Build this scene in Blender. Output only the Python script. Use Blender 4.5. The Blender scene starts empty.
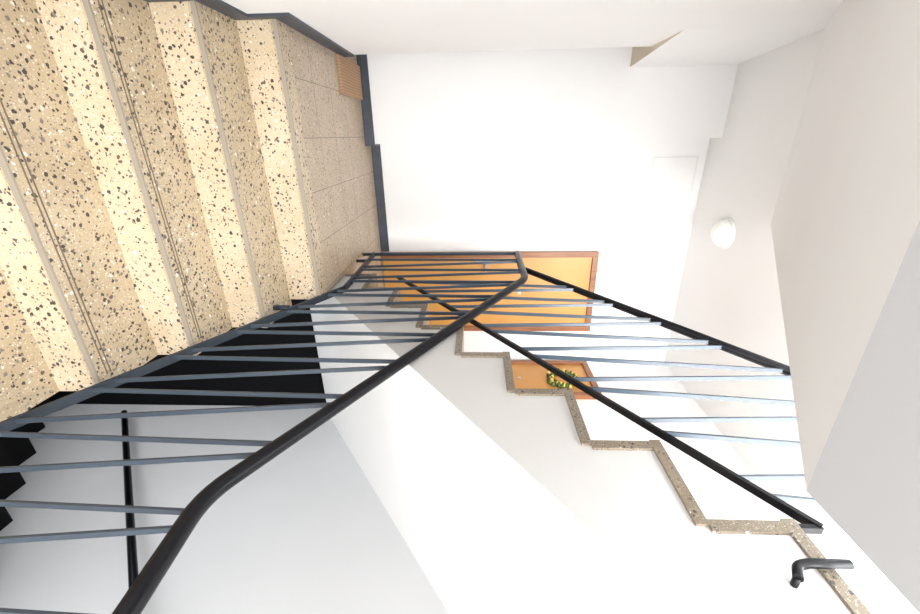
import bpy, bmesh, math, random
from mathutils import Vector, Matrix
random.seed(4)
S = 0.88
scene = bpy.context.scene
col = scene.collection
scene.view_settings.view_transform = 'Standard'
scene.view_settings.look = 'None'
scene.view_settings.exposure = 0.38

# ---------------------------------------------------------------- materials
def newmat(name):
    m = bpy.data.materials.new(name); m.use_nodes = True
    nt = m.node_tree; b = nt.nodes['Principled BSDF']
    return m, nt, b
def N(nt, t, **kw):
    n = nt.nodes.new(t)
    for k, v in kw.items(): setattr(n, k, v)
    return n
def ramp(nt, pts, interp='LINEAR'):
    r = N(nt, 'ShaderNodeValToRGB'); cr = r.color_ramp; cr.interpolation = interp
    while len(cr.elements) < len(pts): cr.elements.new(0.5)
    for e, (p, c) in zip(cr.elements, pts):
        e.position = p; e.color = c if len(c) == 4 else (*c, 1)
    return r
def mix(nt, fac, a, b):
    m = N(nt, 'ShaderNodeMix', data_type='RGBA')
    L = nt.links
    if isinstance(fac, (int, float)): m.inputs[0].default_value = fac
    else: L.new(fac, m.inputs[0])
    for i, v in ((6, a), (7, b)):
        if isinstance(v, tuple): m.inputs[i].default_value = (*v, 1)
        else: L.new(v, m.inputs[i])
    return m.outputs[2]
def plain(name, c, rough=0.5, metal=0.0, noise=0.04, nscale=6.0, bump=0.0, spec=0.5):
    m, nt, b = newmat(name); L = nt.links
    tc = N(nt, 'ShaderNodeTexCoord'); nz = N(nt, 'ShaderNodeTexNoise')
    nz.inputs['Scale'].default_value = nscale; nz.inputs['Detail'].default_value = 4
    L.new(tc.outputs['Object'], nz.inputs['Vector'])
    lo = tuple(max(0, v * (1 - noise)) for v in c); hi = tuple(min(1, v * (1 + noise)) for v in c)
    r = ramp(nt, [(0.3, lo), (0.7, hi)]); L.new(nz.outputs['Fac'], r.inputs[0])
    L.new(r.outputs[0], b.inputs['Base Color'])
    b.inputs['Roughness'].default_value = rough; b.inputs['Metallic'].default_value = metal
    b.inputs['Specular IOR Level'].default_value = spec
    if bump > 0:
        n2 = N(nt, 'ShaderNodeTexNoise'); n2.inputs['Scale'].default_value = 180
        L.new(tc.outputs['Object'], n2.inputs['Vector'])
        bp = N(nt, 'ShaderNodeBump'); bp.inputs['Strength'].default_value = bump; bp.inputs['Distance'].default_value = 0.002
        L.new(n2.outputs['Fac'], bp.inputs['Height']); L.new(bp.outputs[0], b.inputs['Normal'])
    return m
def terrazzo(name, base, base2, dark_frac=0.3, scale=42, tiles=False, fine=0.6):
    m, nt, b = newmat(name); L = nt.links
    tc = N(nt, 'ShaderNodeTexCoord')
    def chips(sc, frac, size, off):
        mp = N(nt, 'ShaderNodeMapping'); mp.inputs['Location'].default_value = (off, off * 2, off * .7)
        mp.inputs['Rotation'].default_value = (off, off * .5, off * .3)
        L.new(tc.outputs['Object'], mp.inputs['Vector'])
        nz = N(nt, 'ShaderNodeTexNoise'); nz.inputs['Scale'].default_value = sc * 1.2
        L.new(mp.outputs[0], nz.inputs['Vector'])
        ad = N(nt, 'ShaderNodeVectorMath', operation='MULTIPLY_ADD')
        ad.inputs[1].default_value = (0.9 / sc,) * 3
        L.new(nz.outputs['Color'], ad.inputs[0]); L.new(mp.outputs[0], ad.inputs[2])
        v = N(nt, 'ShaderNodeTexVoronoi'); v.inputs['Scale'].default_value = sc
        L.new(ad.outputs[0], v.inputs['Vector'])
        sep = N(nt, 'ShaderNodeSeparateColor'); L.new(v.outputs['Color'], sep.inputs[0])
        lt = N(nt, 'ShaderNodeMath', operation='LESS_THAN'); lt.inputs[1].default_value = frac
        L.new(sep.outputs[0], lt.inputs[0])
        sz = N(nt, 'ShaderNodeMath', operation='MULTIPLY_ADD'); sz.inputs[1].default_value = size * 0.7; sz.inputs[2].default_value = size * 0.5
        L.new(sep.outputs[1], sz.inputs[0])
        d = N(nt, 'ShaderNodeMath', operation='LESS_THAN'); L.new(v.outputs['Distance'], d.inputs[0]); L.new(sz.outputs[0], d.inputs[1])
        mu = N(nt, 'ShaderNodeMath', operation='MULTIPLY'); L.new(lt.outputs[0], mu.inputs[0]); L.new(d.outputs[0], mu.inputs[1])
        return mu.outputs[0], sep.outputs[2]
    nz = N(nt, 'ShaderNodeTexNoise'); nz.inputs['Scale'].default_value = 5; nz.inputs['Detail'].default_value = 6
    L.new(tc.outputs['Object'], nz.inputs['Vector'])
    r = ramp(nt, [(0.3, base), (0.7, base2)]); L.new(nz.outputs['Fac'], r.inputs[0])
    c = r.outputs[0]
    f, k = chips(scale * 2.6, 0.6, 0.45, 3.1)
    rr = ramp(nt, [(0, (0.40, 0.30, 0.18)), (0.35, (0.82, 0.78, 0.68)), (0.7, (0.52, 0.42, 0.28)), (0.9, (0.85, 0.82, 0.74))], 'CONSTANT'); L.new(k, rr.inputs[0])
    m1 = N(nt, 'ShaderNodeMath', operation='MULTIPLY'); m1.inputs[1].default_value = fine; L.new(f, m1.inputs[0])
    c = mix(nt, m1.outputs[0], c, rr.outputs[0])
    f, k = chips(scale * 1.7, dark_frac * 0.6, 0.42, 7.7)
    rr = ramp(nt, [(0, (0.07, 0.06, 0.055)), (0.5, (0.2, 0.15, 0.11)), (0.75, (0.3, 0.27, 0.24))], 'CONSTANT'); L.new(k, rr.inputs[0])
    c = mix(nt, f, c, rr.outputs[0])
    f, k = chips(scale, dark_frac, 0.42, 1.3)
    rr = ramp(nt, [(0, (0.05, 0.045, 0.045)), (0.45, (0.12, 0.09, 0.075)), (0.7, (0.22, 0.19, 0.17)), (0.9, (0.8, 0.76, 0.68))], 'CONSTANT'); L.new(k, rr.inputs[0])
    c = mix(nt, f, c, rr.outputs[0])
    if tiles:
        br = N(nt, 'ShaderNodeTexBrick'); br.offset = 0.0
        br.inputs['Scale'].default_value = 1; br.inputs['Brick Width'].default_value = 0.27
        br.inputs['Row Height'].default_value = 0.27; br.inputs['Mortar Size'].default_value = 0.002
        L.new(tc.outputs['Object'], br.inputs['Vector'])
        c = mix(nt, br.outputs['Fac'], c, (0.16, 0.12, 0.09))
    L.new(c, b.inputs['Base Color'])
    b.inputs['Roughness'].default_value = 0.4
    return m

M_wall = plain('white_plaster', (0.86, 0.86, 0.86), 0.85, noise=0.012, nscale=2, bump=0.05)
M_side = plain('white_plaster_side_shade', (0.66, 0.655, 0.65), 0.85, noise=0.015, nscale=2, bump=0.05)  # side face greyer than the soffit: shade put into the colour
M_wall_shade = plain('white_plaster_shaded', (0.66, 0.67, 0.69), 0.85, noise=0.02, nscale=2, bump=0.05)  # darker copy of the wall plaster, shade under the flight put in
M_ceil = plain('ceiling_paint', (0.87, 0.87, 0.87), 0.9, noise=0.012, nscale=2)
M_hl = plain('half_landing_soffit_shade', (0.42, 0.42, 0.43), 0.9, noise=0.012, nscale=2)  # greyer than the other ceilings: weaker light put into the colour
M_beige = plain('beige_underside', (0.66, 0.58, 0.47), 0.9, noise=0.02, nscale=2)  # beige on the underside face of the bulkhead only
M_ter = terrazzo('terrazzo_step', (0.47, 0.37, 0.24), (0.58, 0.47, 0.32), 0.44, 60)
M_ris = terrazzo('terrazzo_riser_lit', (0.60, 0.48, 0.32), (0.70, 0.58, 0.42), 0.34, 60, fine=.5)  # window light on risers put into a paler base; fewer chips are real
M_edge = terrazzo('terrazzo_edge', (0.17, 0.14, 0.10), (0.26, 0.21, 0.155), 0.25, 110, fine=.3)
M_tile = terrazzo('terrazzo_tile', (0.40, 0.31, 0.215), (0.48, 0.38, 0.275), 0.22, 95, tiles=True)
M_hand = plain('black_handrail_paint', (0.004, 0.004, 0.006), 0.36, noise=0.1, spec=0.25)
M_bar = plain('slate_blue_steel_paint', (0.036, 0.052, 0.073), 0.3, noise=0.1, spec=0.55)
M_bar2 = plain('slate_blue_steel_backlit', (0.055, 0.08, 0.11), 0.28, noise=0.1, spec=0.8)  # lighter copy for the far bars, backlight put into the colour
M_rail = plain('dark_slate_steel_paint', (0.022, 0.032, 0.045), 0.4, noise=0.1, spec=0.35)
M_skirt = plain('slate_skirting', (0.05, 0.06, 0.078), 0.45, noise=0.15, nscale=14)
M_door = plain('orange_laminate', (0.62, 0.31, 0.08), 0.35, noise=0.08, nscale=3)
M_groove = plain('groove_dark', (0.17, 0.13, 0.09), 0.7)
M_strip = plain('nosing_strip', (0.34, 0.30, 0.24), 0.5)
M_dark = plain('dark_opening', (0.004, 0.004, 0.005), 0.7, spec=0.1)
M_dkstep = plain('lower_level_shade', (0.008, 0.008, 0.009), 0.7, spec=0.1)  # shade on the lower flight and floor put in as near-black
M_lamp = plain('opal_glass', (0.9, 0.9, 0.88), 0.25)
M_panel = plain('panel_white', (0.83, 0.83, 0.825), 0.7)
M_gap = plain('panel_gap_grey', (0.70, 0.70, 0.69), 0.7)
M_metal = plain('brushed_metal', (0.5, 0.5, 0.5), 0.3, 1.0)
M_green = plain('leaf_green', (0.06, 0.12, 0.03), 0.6, noise=0.3, nscale=40)
M_yellow = plain('petal_yellow', (0.85, 0.6, 0.08), 0.6, noise=0.2, nscale=40)
M_glassf = plain('window_frame_white', (0.8, 0.8, 0.8), 0.4)
M_wood, nt, b = newmat('brown_wood')
tc = N(nt, 'ShaderNodeTexCoord'); mp = N(nt, 'ShaderNodeMapping'); mp.inputs['Scale'].default_value = (18, 18, 1.5)
nz = N(nt, 'ShaderNodeTexNoise'); nz.inputs['Scale'].default_value = 3; nz.inputs['Detail'].default_value = 6
nt.links.new(tc.outputs['Object'], mp.inputs[0]); nt.links.new(mp.outputs[0], nz.inputs['Vector'])
r = ramp(nt, [(0.3, (0.22, 0.08, 0.035)), (0.7, (0.36, 0.15, 0.06))]); nt.links.new(nz.outputs['Fac'], r.inputs[0])
nt.links.new(r.outputs[0], b.inputs['Base Color']); b.inputs['Roughness'].default_value = 0.4
M_mat, nt, b = newmat('coir_tan')
tc = N(nt, 'ShaderNodeTexCoord'); wv = N(nt, 'ShaderNodeTexWave'); wv.inputs['Scale'].default_value = 18; wv.inputs['Distortion'].default_value = 1.5
nt.links.new(tc.outputs['Object'], wv.inputs['Vector'])
r = ramp(nt, [(0.2, (0.35, 0.22, 0.13)), (0.8, (0.44, 0.29, 0.18))]); nt.links.new(wv.outputs['Fac'], r.inputs[0])
nt.links.new(r.outputs[0], b.inputs['Base Color']); b.inputs['Roughness'].default_value = 0.9

# ---------------------------------------------------------------- mesh helper
class MB:
    def __init__(self): self.bm = bmesh.new(); self.mats = []
    def mi(self, m):
        if m not in self.mats: self.mats.append(m)
        return self.mats.index(m)
    def box(self, x0, x1, y0, y1, z0, z1, m):
        p = [(x, y, z) for x in (x0, x1) for y in (y0, y1) for z in (z0, z1)]
        vs = [self.bm.verts.new(Vector(q) * S) for q in p]
        for idx in ((0, 1, 3, 2), (4, 6, 7, 5), (0, 4, 5, 1), (2, 3, 7, 6), (0, 2, 6, 4), (1, 5, 7, 3)):
            f = self.bm.faces.new([vs[i] for i in idx]); f.material_index = self.mi(m)
    def prism(self, yz, x0, x1, m, mfirst=None):
        a = [self.bm.verts.new(Vector((x0, y, z)) * S) for y, z in yz]
        c = [self.bm.verts.new(Vector((x1, y, z)) * S) for y, z in yz]
        self._ext(a, c, m, mfirst)
    def prism_z(self, xy, z0, z1, m, mbot=None):
        a = [self.bm.verts.new(Vector((x, y, z0)) * S) for x, y in xy]
        c = [self.bm.verts.new(Vector((x, y, z1)) * S) for x, y in xy]
        self._ext(a, c, m, mbot)
    def _ext(self, a, c, m, mbot=None):
        n = len(a); k = self.mi(m)
        self.bm.faces.new(a).material_index = k if mbot is None else self.mi(mbot)
        self.bm.faces.new(c[::-1]).material_index = k
        for i in range(n):
            self.bm.faces.new((a[i], c[i], c[(i + 1) % n], a[(i + 1) % n])).material_index = k
    def beam(self, a, b_, w, t, m, up=(1, 0, 0)):
        a = Vector(a) * S; b_ = Vector(b_) * S; d = (b_ - a).normalized()
        u = Vector(up); u = (u - d * u.dot(d)).normalized(); v = d.cross(u)
        w *= S / 2; t *= S / 2
        A = [self.bm.verts.new(a + u * i * t + v * j * w) for i, j in ((-1, -1), (1, -1), (1, 1), (-1, 1))]
        B = [self.bm.verts.new(b_ + u * i * t + v * j * w) for i, j in ((-1, -1), (1, -1), (1, 1), (-1, 1))]
        k = self.mi(m)
        self.bm.faces.new(A[::-1]).material_index = k; self.bm.faces.new(B).material_index = k
        for i in range(4):
            self.bm.faces.new((A[i], A[(i + 1) % 4], B[(i + 1) % 4], B[i])).material_index = k
    def tube(self, pts, r, m, seg=12, smooth_n=5, qmax=0.07):
        P = [Vector(p) * S for p in pts]
        path = [P[0]]
        for i in range(1, len(P) - 1):
            d0 = (P[i - 1] - P[i]); d1 = (P[i + 1] - P[i])
            q = min(qmax, d0.length * .4, d1.length * .4)
            s = P[i] + d0.normalized() * q; e = P[i] + d1.normalized() * q
            for j in range(smooth_n + 1):
                t = j / smooth_n
                path.append((1 - t) ** 2 * s + 2 * t * (1 - t) * P[i] + t * t * e)
        path.append(P[-1])
        r *= S; k = self.mi(m); rings = []
        for i, p in enumerate(path):
            if i == 0: d = path[1] - p
            elif i == len(path) - 1: d = p - path[-2]
            else: d = (path[i + 1] - path[i - 1])
            d.normalize()
            u = Vector((1, 0, 0)) if abs(d.x) < .9 else Vector((0, 0, 1))
            u = (u - d * u.dot(d)).normalized(); v = d.cross(u)
            rings.append([self.bm.verts.new(p + u * math.cos(2 * math.pi * j / seg) * r + v * math.sin(2 * math.pi * j / seg) * r) for j in range(seg)])
        for a, b_ in zip(rings, rings[1:]):
            for j in range(seg):
                f = self.bm.faces.new((a[j], a[(j + 1) % seg], b_[(j + 1) % seg], b_[j])); f.material_index = k; f.smooth = True
        self.bm.faces.new(rings[0][::-1]).material_index = k; self.bm.faces.new(rings[-1]).material_index = k
    def dome(self, c, r, h, m, axis=(0, 0, -1), seg=32, rings=8):
        c = Vector(c) * S; ax = Vector(axis); u = Vector((1, 0, 0)) if abs(ax.x) < .9 else Vector((0, 1, 0))
        v = ax.cross(u); k = self.mi(m); R = []
        for i in range(rings):
            t = i / rings * math.pi / 2
            R.append([self.bm.verts.new(c + (u * math.cos(2 * math.pi * j / seg) + v * math.sin(2 * math.pi * j / seg)) * r * S * math.cos(t) + ax * h * S * math.sin(t)) for j in range(seg)])
        top = self.bm.verts.new(c + ax * h * S)
        for a, b_ in zip(R, R[1:]):
            for j in range(seg):
                f = self.bm.faces.new((a[j], a[(j + 1) % seg], b_[(j + 1) % seg], b_[j])); f.material_index = k; f.smooth = True
        for j in range(seg):
            f = self.bm.faces.new((R[-1][j], R[-1][(j + 1) % seg], top)); f.material_index = k; f.smooth = True
        self.bm.faces.new(R[0][::-1]).material_index = k
    def done(self, name, bevel=0):
        bmesh.ops.recalc_face_normals(self.bm, faces=self.bm.faces[:])
        me = bpy.data.meshes.new(name); self.bm.to_mesh(me); self.bm.free()
        for m in self.mats: me.materials.append(m)
        o = bpy.data.objects.new(name, me); col.objects.link(o)
        return o

# ---------------------------------------------------------------- key dims (units of camera height above landing)
XL = -0.56      # left wall
X1 = 0.95       # right end of near flight
X2 = 0.96       # left side of second flight
X3 = 2.40       # right wall
YB = 4.06       # back wall
YBL = 3.86      # back wall, left part
R, T = 0.205, 0.32
Y1 = 2.386
ZC = 2.09
# ---- near flight (rises away from the camera to the landing)
m = MB()
XE = X1 + .045
prof = []
for i in range(1, 5):
    y = Y1 - T * i; z = -1 - R * i
    prof += [(y, z), (y, z - R)]
m.prism([(Y1, -1 - R)] + prof + [(Y1 - T * 4, -2.35), (Y1, -1.4)], XL, XE, M_ter)
m.box(XL, X1, Y1, Y1 + .102, -1.4, -1.03, M_ter)
for i in range(0, 5):
    y = Y1 - T * i; z = -1 - R * i
    xe = X1 if i == 0 else XE
    m.box(XL, xe, y - 0.016, y + (T if i else 0.10), z - 0.03, z + 0.002, M_ter)
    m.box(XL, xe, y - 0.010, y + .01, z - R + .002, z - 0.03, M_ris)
    m.box(XL, xe, y - 0.0185, y - 0.010, z - 0.019, z + 0.0035, M_strip)
    if i in (2, 3, 4):
        for g in (0.028, 0.046):
            m.box(XL + .02, X1 - .02, y + g, y + g + 0.006, z + 0.001, z + 0.003, M_groove)
m.done('staircase')
# ---- landing floor
m = MB()
m.box(XL - 0.35, X1, Y1 + 0.102, YB + .2, -1.03, -0.999, M_tile)
m.box(XL - 0.35, X1, Y1 + 0.102, YB + .2, -1.4, -1.03, M_wall)
m.box(X1, X3, 2.9, YB + .2, -1.03, -0.999, M_tile)
m.box(X1, X3, 3.07, YB + .2, -1.4, -1.03, M_wall)
m.done('floor')
m = MB()
m.box(XL, X1, -1.6, Y1 - T * 4 + .0, -2.35, -2.03, M_tile)
m.done('floor_half_landing')
# ---- second flight (rises from the landing back towards the camera)
m = MB()
r2 = 0.229; t2 = 0.30; n2 = 8
steps = [(2.9 - t2 * k, -1 + r2 * (k + 1)) for k in range(n2)]
pr = [(2.9, -1.0)]
for k, (y, z) in enumerate(steps):
    pr.append((y, z))
    if k < n2 - 1: pr.append((steps[k + 1][0], z))
pr += [(0.3, steps[-1][1]), (0.3, 0.62), (0.36, 0.60), (3.07, -1.40), (3.07, -1.03), (2.9, -1.03)]
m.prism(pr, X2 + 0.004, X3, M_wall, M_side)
for k, (y, z) in enumerate(steps):
    yn = steps[k + 1][0] if k < n2 - 1 else 0.3
    m.box(X2 - 0.006, X3, yn - 0.01, y + 0.012, z - 0.028, z + 0.006, M_edge)
    m.box(X2 - 0.006, X3, y - 0.030, y + 0.006, z - r2 + 0.006, z - 0.028, M_edge)
m.done('staircase.001')
m = MB()
m.box(X2, X3, -1.6, 0.3, 0.62, steps[-1][1], M_wall)
m.box(X2 - 0.006, X3, -1.6, 0.29, steps[-1][1] - .022, steps[-1][1] + .006, M_edge)
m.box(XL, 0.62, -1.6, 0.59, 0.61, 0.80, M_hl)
m.done('floor_upper_half_landing')
# ---- upper flight: sloping soffit above the near flight
m = MB()
m.prism([(0.59, 0.61), (3.0, ZC), (3.0, ZC + .3), (2.9, ZC + .3), (0.59, 0.9)], XL, 0.62, M_ceil)
m.done('staircase_soffit')
# ---- ceiling
m = MB()
m.box(XL - .35, 0.62, 3.0, YB + .2, ZC, ZC + .3, M_ceil)
m.box(0.62, X3, 1.75, YB + .2, ZC, ZC + .3, M_ceil)
m.done('ceiling')
# ---- walls
m = MB()
m.box(XL - .2, XL, -1.6, 3.45, -2.6, 4.2, M_wall)
m.prism_z([(XL, 2.95), (XL + .075, YBL), (XL - .2, YBL), (XL - .2, 2.95)], 1.235, ZC, M_wall, M_beige)
m.box(XL - .36, XL - .2, 3.2, YB, -1.0, ZC, M_wall)
m.done('wall_left')
m = MB()
m.box(XL - .36, 0.06, YBL, YB + .2, -1.0, ZC, M_wall)
m.box(0.06, X3 + .2, YB, YB + .2, -1.0, ZC, M_wall)
m.done('wall_back')
m = MB()
# one white wall: shade below the flight put into a darker colour
m.prism([(-1.6, -4.9), (YB, -4.9), (YB, -1.2), (2.9, -1.2), (0.35, 0.66), (-1.6, 0.66)], X3, X3 + .2, M_wall_shade)
m.prism([(-1.6, 0.66), (0.35, 0.66), (2.9, -1.2), (YB, -1.2), (YB, 4.2), (-1.6, 4.2)], X3, X3 + .2, M_wall)
m.done('wall_right')
m = MB()   # rear wall with window openings
m.box(XL, X3, -1.8, -1.6, -4.9, -1.5, M_wall)
m.box(XL, XL + .3, -1.8, -1.6, -1.5, 4.2, M_wall)
m.box(X3 - .2, X3, -1.8, -1.6, -1.5, 4.2, M_wall)
m.box(XL + .3, X3 - .2, -1.8, -1.6, 0.35, 0.95, M_wall)
m.done('wall_rear')
for zz0, zz1, nm in ((-1.5, 0.35, 'window_1'), (0.95, 3.6, 'window_2')):
    m = MB()
    a, c = XL + .3, X3 - .2
    for (q0, q1, s0, s1) in ((a, a + .05, zz0, zz1), (c - .05, c, zz0, zz1), ((a + c) / 2 - .02, (a + c) / 2 + .02, zz0, zz1), (a, c, zz0, zz0 + .05), (a, c, zz1 - .05, zz1)):
        m.box(q0, q1, -1.74, -1.68, s0, s1, M_glassf)
    m.done(nm)
# lower level
m = MB()
m.box(0.3, X3, 3.2, 3.3, -4.9, -1.4, M_dark)  # added black sheet standing in for the dark opening under the landing
m.done('dark_opening_sheet')
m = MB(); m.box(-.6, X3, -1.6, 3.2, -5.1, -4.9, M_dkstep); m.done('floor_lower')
m = MB()
pr = []
yy, zz = 0.9, -2.74
for k in range(7):
    pr += [(yy + .32 * k, zz - .25 * k), (yy + .32 * (k + 1), zz - .25 * k)]
pr += [(yy + .32 * 7, -4.9), (yy, -4.9)]
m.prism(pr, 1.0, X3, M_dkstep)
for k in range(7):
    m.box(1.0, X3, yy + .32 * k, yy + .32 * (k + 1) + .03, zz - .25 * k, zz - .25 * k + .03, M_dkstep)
m.done('staircase.002')
m = MB()
m.tube([(2.3, 2.95, -3.26), (2.3, 1.35, -1.87), (2.3, 0.6, -1.22)], 0.024, M_hand)
for t in (0.0, .98):
    y = 2.93 - 1.6 * t; z = -3.25 + 1.39 * t
    m.tube([(2.3, y, z), (X3, y, z)], 0.01, M_hand, 8)
m.done('wall_handrail')

# ---- skirtings
m = MB()
hs = 0.085; tk = 0.014
def strip(yz): m.prism(yz, XL, XL + tk, M_skirt)
strip([(Y1, -0.997), (3.45, -0.997), (3.45, -0.997 + hs), (Y1 - .06, -0.997 + hs), (Y1 - .06, -1.0)])
for i in range(1, 5):
    y = Y1 - T * i; z = -1 - R * i + .003
    strip([(y - .06, z), (y + T - .0, z), (y + T - .0, z + R), (y + T - .06, z + R), (y + T - .06, z + hs), (y - .06, z + hs)])
m.done('baseboard_left')
m = MB()
m.box(XL - .2, 0.06, YBL - tk, YBL, -0.998, -0.998 + hs, M_skirt)
m.box(0.06, 0.06 + tk, YBL - tk, YB, -0.998, -0.998 + hs, M_skirt)
m.box(0.06 + tk, 1.09, YB - tk, YB, -0.998, -0.998 + hs, M_skirt)
m.box(2.0, X3, YB - tk, YB, -0.998, -0.998 + hs, M_skirt)
m.done('baseboard_back')

# ---- doors
def door(name, plane, a0, a1, ztop):
    m = MB()
    def bx(u0, u1, d0, d1, z0, z1, mt):
        if plane == 'y': m.box(u0, u1, YB - d1, YB - d0, z0, z1, mt)
        else: m.box(X3 - d1, X3 - d0, u0, u1, z0, z1, mt)
    f = 0.055
    bx(a0, a0 + f, 0, .05, -.998, ztop, M_wood); bx(a1 - f, a1, 0, .05, -.998, ztop, M_wood)
    bx(a0 + f, a1 - f, 0, .05, ztop - f, ztop, M_wood)
    bx(a0 + f, a1 - f, 0, .025, -.99, ztop - f, M_door)
    bx(a0 + f + .03, a0 + f + .07, .025, .035, -.02, .16, M_metal)
    bx(a0 + f + .04, a0 + f + .16, .055, .07, .07, .09, M_metal); bx(a0 + f + .04, a0 + f + .055, .03, .06, .07, .09, M_metal)
    c = (a0 + a1) / 2
    bx(c - .015, c + .015, .025, .032, .42, .45, M_metal)
    return m.done(name)
door('door_1', 'y', 1.10, 1.98, 1.21)
door('door_2', 'x', 3.36, 4.02, 1.21)
m = MB()
cy, cz = 3.66, 0.88
for i in range(60):
    t = 2 * math.pi * i / 60
    rr = 0.13 + random.uniform(-.03, .03)
    c = (X3 - .035, cy + rr * math.cos(t), cz + rr * math.sin(t))
    m.dome(c, random.uniform(.015, .03), .035, M_yellow if i % 3 == 0 else M_green, axis=(-1, 0, 0), seg=8, rings=3)
m.done('flower_wreath')

# ---- ceiling lamp
m = MB()
m.dome((0.80, 3.50, ZC), 0.135, 0.03, M_panel, seg=40, rings=4)
m.dome((0.80, 3.50, ZC - .02), 0.120, 0.085, M_lamp, seg=40, rings=10)
m.done('ceiling_lamp')
# ---- electrical panel
m = MB()
m.box(.2, .65, YB - .006, YB, 1.6, 2.03, M_panel)
m.box(.215, .635, YB - .007, YB - .005, 1.615, 2.015, M_gap)
m.box(.222, .628, YB - .009, YB - .005, 1.622, 2.008, M_panel)
m.box(.60, .612, YB - .014, YB - .009, 1.79, 1.82, M_gap)
m.done('electrical_panel')
m = MB()
m.box(.74, .82, YB - .008, YB, 1.62, 1.72, M_gap)
m.box(.745, .815, YB - .011, YB - .008, 1.625, 1.715, M_panel)
m.box(.74, .82, YB - .008, YB, 1.78, 1.88, M_gap)
m.box(.745, .815, YB - .011, YB - .008, 1.785, 1.875, M_panel)
m.done('junction_box')
# ---- doormat
m = MB()
m.box(XL + .02, -.29, 3.28, 3.83, -0.998, -0.975, M_mat)
for i in range(14):
    y = 3.30 + i * .038
    m.box(XL + .03, -.30, y, y + .018, -0.975, -0.972, M_mat)
m.done('doormat')

# ---- railings
def lerp_path(path, y):
    for (ya, za), (yb, zb) in zip(path, path[1:]):
        lo, hi = min(ya, yb), max(ya, yb)
        if lo <= y <= hi and hi > lo:
            return za + (zb - za) * (y - ya) / (yb - ya)
    return path[-1][1] if abs(path[-1][0] - y) < abs(path[0][0] - y) else path[0][1]
XR1 = 0.94
YE = 3.40
top1 = [(-0.4, -0.68), (0.83, -0.785), (2.74, 0.335), (YE, 0.335)]
bot1 = [(-0.4, -1.93), (0.72, -1.93), (2.54, -0.90), (YE, -0.90)]
m = MB()
m.tube([(XR1, y, z) for y, z in top1], 0.0255, M_hand, 14)
for (a, b_) in zip(bot1, bot1[1:]):
    m.beam((XR1, *a), (XR1, *b_), 0.016, 0.040, M_rail)
y = -0.2
while y < YE - .1:
    for yb, yt in ((y, y + .12), (y + .2, y + .17)):
        if yb > YE - .03 or yt > YE - .03: continue
        m.beam((XR1 - .006, yb, lerp_path(bot1, yb)), (XR1 - .006, yt, lerp_path(top1, yt)), 0.008, 0.018, M_bar)
    y += .268
m.beam((XR1, YE, -1.0), (XR1, YE, 0.335), 0.022, 0.022, M_rail)
m.tube([(XR1, 3.2, -.90), (XR1, 3.2, -1.0)], 0.014, M_rail)
for i in (1,):
    yb = Y1 - T * i + .10
    m.tube([(XR1 - .02, yb, -1 - R * i), (XR1 - .02, yb, lerp_path(bot1, yb))], 0.016, M_rail)
m.done('stair_railing')
XR2 = 0.975
top2 = [(3.10, 0.335), (0.5, 0.335 + 2.6 * .675)]
bot2 = [(2.90, -.61), (0.80, 0.905)]
m = MB()
m.tube([(XR1 + .01, 3.2, 0.335), (XR2, 3.10, 0.335), (XR2, 0.5, top2[1][1])], 0.022, M_hand, 14)
m.beam((XR2, *bot2[0]), (XR2, *bot2[1]), 0.014, 0.026, M_hand)
m.beam((XR2, *bot2[1]), (XR2, .80, steps[-1][1]), 0.014, 0.02, M_hand)
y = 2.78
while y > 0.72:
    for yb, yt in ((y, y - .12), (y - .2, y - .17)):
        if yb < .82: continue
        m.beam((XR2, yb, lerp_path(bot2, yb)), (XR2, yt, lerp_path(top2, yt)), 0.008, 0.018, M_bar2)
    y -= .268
XH = X2 - .025
m.tube([(XH, .638, .722), (XH, .668, .740), (XH, .675, .77), (XH, .675, .865)], 0.0108, M_hand, 12, qmax=.025)
m.tube([(XH, .642, .724), (X2 + .02, .642, .724)], 0.008, M_hand, 8)
m.done('stair_railing.001')

# ---------------------------------------------------------------- lights
w = bpy.data.worlds.new('world'); scene.world = w; w.use_nodes = True
bg = w.node_tree.nodes['Background']; bg.inputs[0].default_value = (0.95, 0.98, 1.0, 1); bg.inputs[1].default_value = 1.8
def area(name, loc, target, sx, sy, power, colr=(1, 1, 1)):
    l = bpy.data.lights.new(name, 'AREA'); l.shape = 'RECTANGLE'; l.size = sx; l.size_y = sy; l.energy = power; l.color = colr
    o = bpy.data.objects.new(name, l); col.objects.link(o)
    o.location = Vector(loc) * S
    o.rotation_euler = (Vector(target) * S - o.location).to_track_quat('-Z', 'Y').to_euler()
    return o
area('window_daylight_lower', (0.9, -1.85, -0.65), (0.7, 3, -0.5), 2.0, 1.3, 68, (1, 0.985, 0.96))
area('window_daylight_upper', (1.0, -1.85, 2.0), (1.4, 3, 1.4), 2.0, 1.9, 250, (1, 0.99, 0.98))
area('added_top_fill', (1.5, 0.6, 4.4), (1.8, 1.8, 0), 1.6, 2.2, 130, (0.95, 0.98, 1.0))  # added unseen overhead light to brighten the second flight and right wall

# ---------------------------------------------------------------- camera (photo taken with the camera turned 90 degrees)
th = math.radians(22.9); p = math.radians(2.53)
fw = Vector((math.sin(th) * math.cos(p), math.cos(th) * math.cos(p), -math.sin(p)))
upv = Vector((math.sin(th) * math.sin(p), math.cos(th) * math.sin(p), math.cos(p)))
right = fw.cross(upv)
cd = bpy.data.cameras.new('camera'); cam = bpy.data.objects.new('camera', cd); col.objects.link(cam)
cd.sensor_width = 36; cd.sensor_fit = 'HORIZONTAL'; cd.lens = 407 / 920 * 36; cd.clip_start = 0.02
cx = upv; cy_ = -right; cz_ = -fw
cam.matrix_world = Matrix(((cx.x, cy_.x, cz_.x, 0), (cx.y, cy_.y, cz_.y, 0), (cx.z, cy_.z, cz_.z, 0), (0, 0, 0, 1)))
scene.camera = cam
